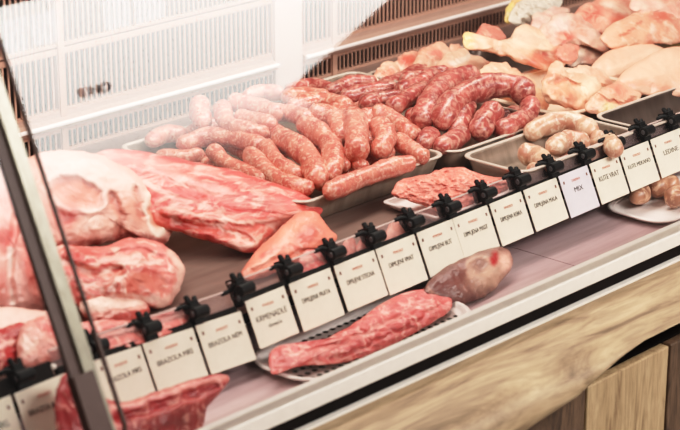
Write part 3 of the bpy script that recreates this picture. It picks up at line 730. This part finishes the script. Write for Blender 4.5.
S3 = [
 ([(527, 136), (541, 127), (562, 121), (582, 125), (592, 135)], [.048, .055, .06, .055, .048], 10.5, 'white sausage arched at the back of its tray'),
 ([(550, 150), (569, 141), (590, 143)], .05, 10.5, 'white sausage in front of the arched one'),
 ([(518, 153), (537, 156), (550, 168)], .04, 10.5, 'white sausage at the left of its tray'),
 ([(590, 140), (607, 142), (618, 152)], .042, 10.5, 'white sausage at the right of its tray'),
 ([(526, 170), (545, 172)], .024, 9, 'white sausage nearest the rail'),
 ([(560, 160), (580, 156), (600, 156)], .022, 9.5, 'white sausage lying low behind the clips')]
SR[0] = 1.12
for p, z, r, lb in S3: sausage('white_sausage', p, z, r, 'white_sausage', lb, 'white sausages in the rail-side tray')

# ------------------------------------------------------------------ poultry
SKIN = (244, 200, 160); CHK = (240, 170, 142); RAW = (214, 88, 72)
def bird(name, out, col, label, cat='chicken', z0=.01, tilt=38, hf=.03, hb=.03, cols=(), rel=(), group='raw chicken pieces', **k):
    col = tuple(.72*a_+.28*b_ for a_, b_ in zip(col, (242, 208, 190)))
    k.setdefault('edge', 3.2); mt = k.pop('mat', 'poultry')
    o = chunk(name, out, mt, col, z0=z0, tilt=tilt, hf=hf, hb=hb, cols=cols, rel=rel, na=110, nr=24, amp=.006, **k); return tag(o, label, cat, group)
G1 = 'small chicken pieces in the back tray'
bird('chicken_piece', [(374, 80), (377, 67), (386, 62), (396, 66), (402, 76), (394, 85), (382, 86)], CHK, 'small chicken piece at the left end of the back tray', z0=.03, hf=.018, hb=.018, group=G1, cols=[('ell', (390, 72, 7, 5, 0, .5), RAW, .7)])
bird('chicken_piece', [(393, 68), (398, 56), (410, 50), (421, 56), (421, 68), (408, 75), (398, 76)], (236, 150, 126), 'reddish chicken piece, second from the left in the back tray', z0=.03, hf=.018, hb=.018, group=G1, cols=[('ell', (408, 60, 9, 5, -20, .5), RAW, .9), ('ell', (400, 70, 5, 4, 0, .5), (250, 216, 190), .8)])
bird('chicken_piece', [(414, 66), (420, 50), (434, 43), (446, 46), (450, 58), (444, 70), (428, 76)], CHK, 'chicken piece with a bare pink top, third from the left in the back tray', z0=.03, hf=.02, hb=.02, group=G1, cols=[('ell', (436, 54, 8, 6, 0, .5), (222, 110, 96), .8)])
bird('chicken_piece', [(438, 68), (448, 52), (464, 50), (482, 58), (492, 66), (486, 76), (462, 80), (446, 78)], (246, 190, 160), 'pale wing piece with a painted white glint in the back tray, behind the arch', z0=.035, hf=.022, hb=.02, group=G1, cols=[('line', ([(452, 64), (468, 58)], 4), (255, 232, 214), .9), ('ell', (450, 70, 6, 5, 0, .5), RAW, .7)])  # the glint is a white line painted into the flesh colour
bird('chicken_piece', [(480, 72), (494, 62), (512, 66), (528, 76), (536, 86), (524, 92), (504, 88), (488, 84)], (244, 188, 152), 'chicken wing piece right of the pale one, below the leg quarter', z0=.035, hf=.022, hb=.02, group=G1, cols=[('ell', (513, 78, 5, 4, 0, .5), (200, 60, 50), .8)])
bird('chicken_piece', [(446, 50), (452, 44), (462, 46), (468, 56), (456, 60)], CHK, 'small chicken piece tucked under the knuckle of the leg quarter', z0=.03, hf=.015, hb=.015, group=G1)
bird('chicken_quarter', [(461, 42), (464, 33), (473, 33), (482, 39), (500, 41), (512, 34), (522, 24), (534, 26), (548, 32), (562, 42), (572, 53), (566, 64), (548, 70), (528, 66), (506, 58), (486, 51), (468, 50)], (246, 188, 152), 'large chicken leg quarter with a yellowish knuckle at its left end', z0=.05, minz=.03, hf=.03, hb=.035, group=None,
  cols=[('ell', (467, 40, 8, 9, 0, .4), (248, 210, 140), .9), ('ell', (543, 54, 7, 5, 0, .5), (150, 40, 36), .9), ('ell', (538, 62, 16, 7, 10, .5), (226, 112, 90), .8), ('ell', (560, 54, 9, 9, 0, .5), (206, 78, 64), .8), ('ell', (520, 38, 18, 8, 10, .5), (252, 212, 184), .8)], rel=[('ell', (543, 54, 6, 4, 0, .5), -.012)])
bird('chicken_trimming', [(474, 36), (480, 27), (490, 24), (500, 28), (504, 38), (492, 42), (480, 41)], (214, 112, 96), 'red bony chicken bit behind the leg quarter, against the grille', z0=.06, minz=.03, hf=.015, hb=.02, group=None)
G2 = 'chicken legs on the cream dish'
bird('chicken_thigh', [(541, 92), (545, 76), (552, 64), (562, 63), (567, 72), (580, 72), (596, 78), (604, 90), (600, 104), (584, 112), (562, 108), (548, 102)], (244, 186, 150), 'plump chicken thigh at the left of the cream dish', z0=.035, minz=.012, hf=.03, hb=.03, group=G2, cols=[('ell', (562, 93, 14, 10, 20, .4), (240, 166, 134), .9), ('line', ([(548, 84), (562, 80), (582, 86)], 2.5), (214, 120, 92), .8), ('ell', (556, 70, 7, 7, 0, .5), (244, 176, 146), .8), ('ell', (590, 86, 10, 8, 0, .5), (254, 224, 190), .8)], rel=[('ell', (562, 94, 13, 9, 20, .5), .012), ('line', ([(548, 84), (562, 80), (582, 88), (586, 104)], 4), -.010)])
bird('chicken_drumstick', [(586, 108), (592, 96), (602, 88), (614, 82), (626, 78), (636, 84), (641, 95), (637, 105), (622, 110), (606, 114), (594, 114)], (246, 182, 148), 'chicken drumstick with pink flesh at the right of the cream dish', z0=.035, minz=.012, hf=.026, hb=.026, group=G2, cols=[('ell', (622, 90, 12, 8, 20, .5), (236, 146, 126), .8), ('ell', (607, 108, 8, 5, -20, .5), (250, 220, 160), .9), ('line', ([(600, 98), (620, 102), (634, 98)], 2.5), (208, 110, 86), .7)], rel=[('line', ([(598, 96), (618, 104), (636, 100)], 3), -.008)])
bird('chicken_thigh', [(564, 74), (574, 66), (590, 66), (606, 74), (612, 84), (600, 88), (580, 84)], (248, 196, 164), 'chicken thigh lying behind, at the back of the cream dish', z0=.045, minz=.02, hf=.02, hb=.025, group=G2)
bird('chicken_skin', [(500, 90), (512, 82), (530, 84), (544, 92), (550, 104), (542, 112), (526, 104), (512, 98)], (250, 212, 168), 'flap of pale yellow chicken skin left of the dish, beside the coarse sausages', z0=.03, minz=.016, hf=.014, hb=.015, group=None)
G3 = 'chicken breast fillets in the dark tray'
bird('chicken_breast', [(590, 72), (598, 58), (616, 48), (640, 43), (660, 47), (668, 56), (654, 68), (634, 78), (616, 84), (600, 82)], (240, 178, 148), 'chicken breast fillet on the left of the dark tray, overlapped by its neighbour', z0=.02, hf=.035, hb=.035, group=G3, edge=1, mat='breast', cols=[('line', ([(606, 72), (630, 60), (655, 50)], 3), (250, 200, 172), .7)], fine=.0003)
bird('chicken_breast', [(616, 82), (628, 68), (648, 56), (668, 48), (690, 48), (712, 60), (716, 80), (700, 94), (672, 97), (648, 96), (628, 91)], (238, 170, 140), 'larger chicken breast fillet in front, cut by the right edge of the frame', z0=.02, hf=.04, hb=.04, group=G3, edge=1, mat='breast', cols=[('line', ([(624, 84), (645, 82), (668, 90)], 4), (228, 140, 116), .6), ('ell', (660, 66, 26, 9, -20, .6), (248, 196, 168), .7)], fine=.0003)
G4 = 'chicken carcasses heaped at the back right'
bird('chicken_carcass', [(532, 40), (546, 22), (562, 14), (580, 16), (594, 28), (608, 42), (604, 52), (586, 46), (566, 46), (548, 50)], (244, 188, 168), 'pale chicken carcass behind the leg quarter, with ribs showing', z0=.05, minz=.02, hf=.03, hb=.03, group=G4, cols=[('ell', (560, 26, 12, 8, -20, .5), (250, 222, 208), .9), ('ell', (566, 38, 9, 7, 0, .5), (214, 92, 76), .9), ('line', ([(580, 24), (600, 44)], 4), (252, 214, 194), .8)])
bird('chicken_carcass', [(572, 22), (584, 6), (604, -4), (626, -6), (642, 4), (640, 18), (622, 30), (604, 36), (588, 32)], (236, 148, 126), 'reddish bony chicken carcass at the top of the heap', z0=.06, minz=.02, hf=.03, hb=.03, group=G4, cols=[('ell', (592, 14, 10, 6, -20, .5), (206, 76, 62), .8), ('line', ([(604, 4), (630, 14)], 4), (250, 212, 190), .8), ('ell', (620, 20, 10, 6, 0, .5), (222, 110, 90), .8)])
bird('chicken_carcass', [(602, 36), (618, 22), (640, 12), (664, 10), (682, 20), (690, 34), (676, 44), (652, 43), (630, 48), (612, 48)], (240, 164, 132), 'orange-pink chicken carcass at the right, above the breast fillets', z0=.05, minz=.02, hf=.03, hb=.03, group=G4, cols=[('ell', (662, 16, 12, 6, 10, .5), (214, 88, 72), .8), ('line', ([(652, 26), (656, 40)], 3), (254, 222, 200), .9), ('line', ([(668, 24), (676, 36)], 3), (254, 214, 190), .8), ('line', ([(620, 38), (640, 22)], 2), (200, 96, 70), .8)])
bird('chicken_carcass', [(628, 8), (640, -8), (668, -10), (700, -4), (706, 14), (690, 24), (664, 14), (644, 14)], (242, 178, 160), 'pink chicken carcass at the top right edge of the frame', z0=.07, minz=.02, hf=.03, hb=.03, group=G4)
bird('chicken_neck', [(562, 52), (574, 44), (592, 46), (606, 52), (600, 62), (582, 66), (566, 64)], (206, 176, 158), 'greyish piece of chicken skin in the gap above the cream dish', z0=.03, minz=.018, hf=.016, hb=.02, group=None, cols=[('ell', (578, 60, 14, 4, -10, .5), (130, 108, 98), .8)])  # dark grey patch paints shadow into the skin colour
bird('chicken_carcass', [(528, 26), (534, 14), (550, 8), (568, 10), (562, 20), (548, 28), (538, 34)], (240, 200, 186), 'pale pink chicken piece beside the wrapped packages', z0=.06, minz=.02, hf=.02, hb=.03, group=G4)

# wrapped packages against the back, yellow tub
o = chunk('wrapped_package', [(508, 20), (514, 6), (528, -4), (548, -8), (562, 0), (554, 12), (536, 19), (520, 26)], 'film', (235, 225, 200), z0=.06, minz=.02, tilt=45, hf=.02, hb=.03, amp=.014, nscale=60, na=80, nr=20)
tag(o, 'crumpled clear film package leaning at the back beside the grille', 'package')
o = chunk('yellow_package', [(505, 16), (509, 4), (518, -4), (528, -4), (522, 8), (514, 20), (508, 24)], 'poultry', (238, 206, 130), z0=.065, minz=.02, tilt=45, hf=.012, hb=.02, amp=.008, na=60, nr=14)
tag(o, 'narrow yellowish package at the end of the grille, left of the clear one', 'package')
G5 = 'red chicken trimmings'
for out_, lb in (([(556, 56), (562, 46), (572, 42), (580, 48), (578, 58), (568, 64)], 'dark red chicken trimming at the cut end of the leg quarter'), ([(562, 34), (572, 24), (584, 22), (590, 30), (580, 38), (568, 40)], 'bright red chicken trimming on top of the pale carcass'), ([(596, 14), (610, 4), (624, 2), (628, 12), (612, 20)], 'red chicken trimming at the top of the carcass heap'), ([(652, 20), (664, 12), (676, 16), (674, 26), (660, 28)], 'red chicken trimming on the orange-pink carcass')):
    bird('chicken_trimming', out_, (220, 116, 98), lb, z0=.07, minz=.02, tilt=45, hf=.016, hb=.015, group=G5)
t = empty('yellow_tub', tuple(PZ(678, 16, .03)))
pc = PZ(679, 14, .03)
m = MB(); rr = [.030, .033, .036, .038, .038]; zz = [.0, .02, .045, .062, .065]
m.tube([pc+np.array([0, 0, z]) for z in zz], rr, 24); m.build('tub', 'yellow', t, smooth=True)
m = MB(); m.tube([pc+np.array([0, 0, z]) for z in (.0655, .070, .0725)], [.040, .040, .036], 24); m.build('lid', 'slot', t)
tag(t, 'small yellow tub with a dark lid at the top right corner', 'tub')

# ------------------------------------------------------------------ surroundings
MB().box(-4, 5, -4, 3, -.9, -.85).build('floor', 'floor').__setitem__('kind', 'structure')
# unseen shop ceiling; outline and glow falloff shaped so its mirror image hazes the glass
ZC = 1.75
def refl(x, y, z):
    n = np.array([0, -math.cos(LEAN), math.sin(LEAN)]); a = np.array(gp(0, 0)); r = ray(x, y)
    t = ((a-CAM) @ n)/(r @ n); p = CAM+t*r; q = r-2*(r @ n)*n; return p+q*(z-p[2])/q[2]
E0 = refl(392, -4, ZC); E1 = refl(283, 94, ZC)
m, nt, b, out = new_mat('ceiling_glow'); nt.nodes.remove(b)
tc = nt.nodes.new('ShaderNodeTexCoord'); sp = nt.nodes.new('ShaderNodeSeparateXYZ'); nt.links.new(tc.outputs['Object'], sp.inputs[0])
mr = nt.nodes.new('ShaderNodeMapRange'); nt.links.new(sp.outputs['Y'], mr.inputs['Value'])
mr.inputs['From Min'].default_value = -3.4; mr.inputs['From Max'].default_value = -1.7
cr = nt.nodes.new('ShaderNodeValToRGB'); nt.links.new(mr.outputs[0], cr.inputs[0])
YA, YBk = refl(150, 0, ZC)[1], refl(200, 200, ZC)[1]
mr.inputs['From Min'].default_value = YBk; mr.inputs['From Max'].default_value = YA
e = cr.color_ramp.elements
stops = [(0, 0)]
for (px_, py_, v) in [(200, 165, .06), (200, 148, .16), (200, 128, .42), (200, 110, .62), (200, 80, .68), (200, 40, .8)]:
    stops.append(((refl(px_, py_, ZC)[1]-YBk)/(YA-YBk), v))
stops.append((1, 1))
while len(e) < len(stops): e.new(.5)
for k, (p, v) in zip(e, stops): k.position = p; k.color = W(v)
mu = nt.nodes.new('ShaderNodeMath'); mu.operation = 'MULTIPLY'; mu.inputs[1].default_value = 17
nt.links.new(cr.outputs[0], mu.inputs[0])
em = nt.nodes.new('ShaderNodeEmission'); em.inputs[0].default_value = (1, .968, .92, 1)
nt.links.new(mu.outputs[0], em.inputs[1]); nt.links.new(em.outputs[0], out.inputs[0]); M['ceiling'] = m
d = (E1-E0)/np.linalg.norm(E1-E0)
A_ = E0-d*.5
g1, g2, g3 = refl(330, 108, ZC), refl(400, 112, ZC), refl(330, 200, ZC)
V = [(A_[0], A_[1], ZC), (E1[0], E1[1], ZC), tuple(g1), tuple(g2), tuple(g3), (-.4, g3[1], ZC), (-.4, A_[1], ZC)]
ceil = mesh_obj('ceiling', V, [tuple(range(7))], 'ceiling', loc=(0, 0, ZC), smooth=False); ceil['kind'] = 'structure'
m2, nt2, b2, out2 = new_mat('haze_square'); b2.inputs['Emission Color'].default_value = (1, .98, .95, 1); b2.inputs['Emission Strength'].default_value = 19; M['haze_square'] = m2
for q in ([(0, 22), (27, 16), (28, 50), (0, 56)], [(30, 15), (57, 9), (59, 40), (32, 47)], [(102, 1), (128, -5), (131, 25), (105, 31)], [(133, -6), (162, -12), (165, 17), (136, 24)]):  # added glowing squares, mirrored as brighter squares within the haze
    mesh_obj('haze_square', [refl(*p_, ZC-.004) for p_ in q], [(0, 1, 2, 3)], 'haze_square', ceil, smooth=False)
wd = bpy.data.worlds.new('World'); scn.world = wd; wd.use_nodes = True
bg = wd.node_tree.nodes['Background']; bg.inputs[0].default_value = (1, .94, .9, 1); bg.inputs[1].default_value = .16

def area(name, loc, size, power, color, target):
    l = bpy.data.lights.new(name, 'AREA'); l.shape = 'RECTANGLE'; l.size, l.size_y = size; l.energy = power; l.color = color
    o = bpy.data.objects.new(name, l); COL.objects.link(o); o.location = loc
    o.rotation_euler = (Vector(target)-Vector(loc)).to_track_quat('-Z', 'Y').to_euler(); return o
area('case_lamp', (.25, .35, 1.15), (2.6, .3), 24, (1, .925, .84), (.25, .3, 0))
area('shop_lamp', (-1.2, -2.2, 2.2), (1.5, 1.0), 8, (1, .95, .9), (.1, 0, 0))

cam = bpy.data.cameras.new('camera'); co = bpy.data.objects.new('camera', cam); COL.objects.link(co)
cam.sensor_fit = 'HORIZONTAL'; cam.sensor_width = 36; cam.lens = F/680*36
co.matrix_world = Matrix(((R[0][0], R[0][1], R[0][2], CAM[0]), (R[1][0], R[1][1], R[1][2], CAM[1]), (R[2][0], R[2][1], R[2][2], CAM[2]), (0, 0, 0, 1)))
cam.dof.use_dof = True; cam.dof.focus_distance = float(np.linalg.norm(PZ(500, 140, .05)-CAM)); cam.dof.aperture_fstop = 5.0
cam.clip_start = .05
scn.camera = co
scn.view_settings.view_transform = 'Standard'; scn.view_settings.look = 'None'; scn.view_settings.exposure = .2

scn.view_settings.use_curve_mapping = True
cm = scn.view_settings.curve_mapping; cm.use_clip = False; cm.clip_max_x = 4; cm.clip_max_y = 1
cc = cm.curves[3]
cc.points[0].location = (0, 0); cc.points[1].location = (4, 1)
for p in ((.02, .013), (.08, .066), (.25, .25), (.5, .52), (.8, .72), (1.2, .85), (2.0, .95)): cc.points.new(*p)
cm.update()
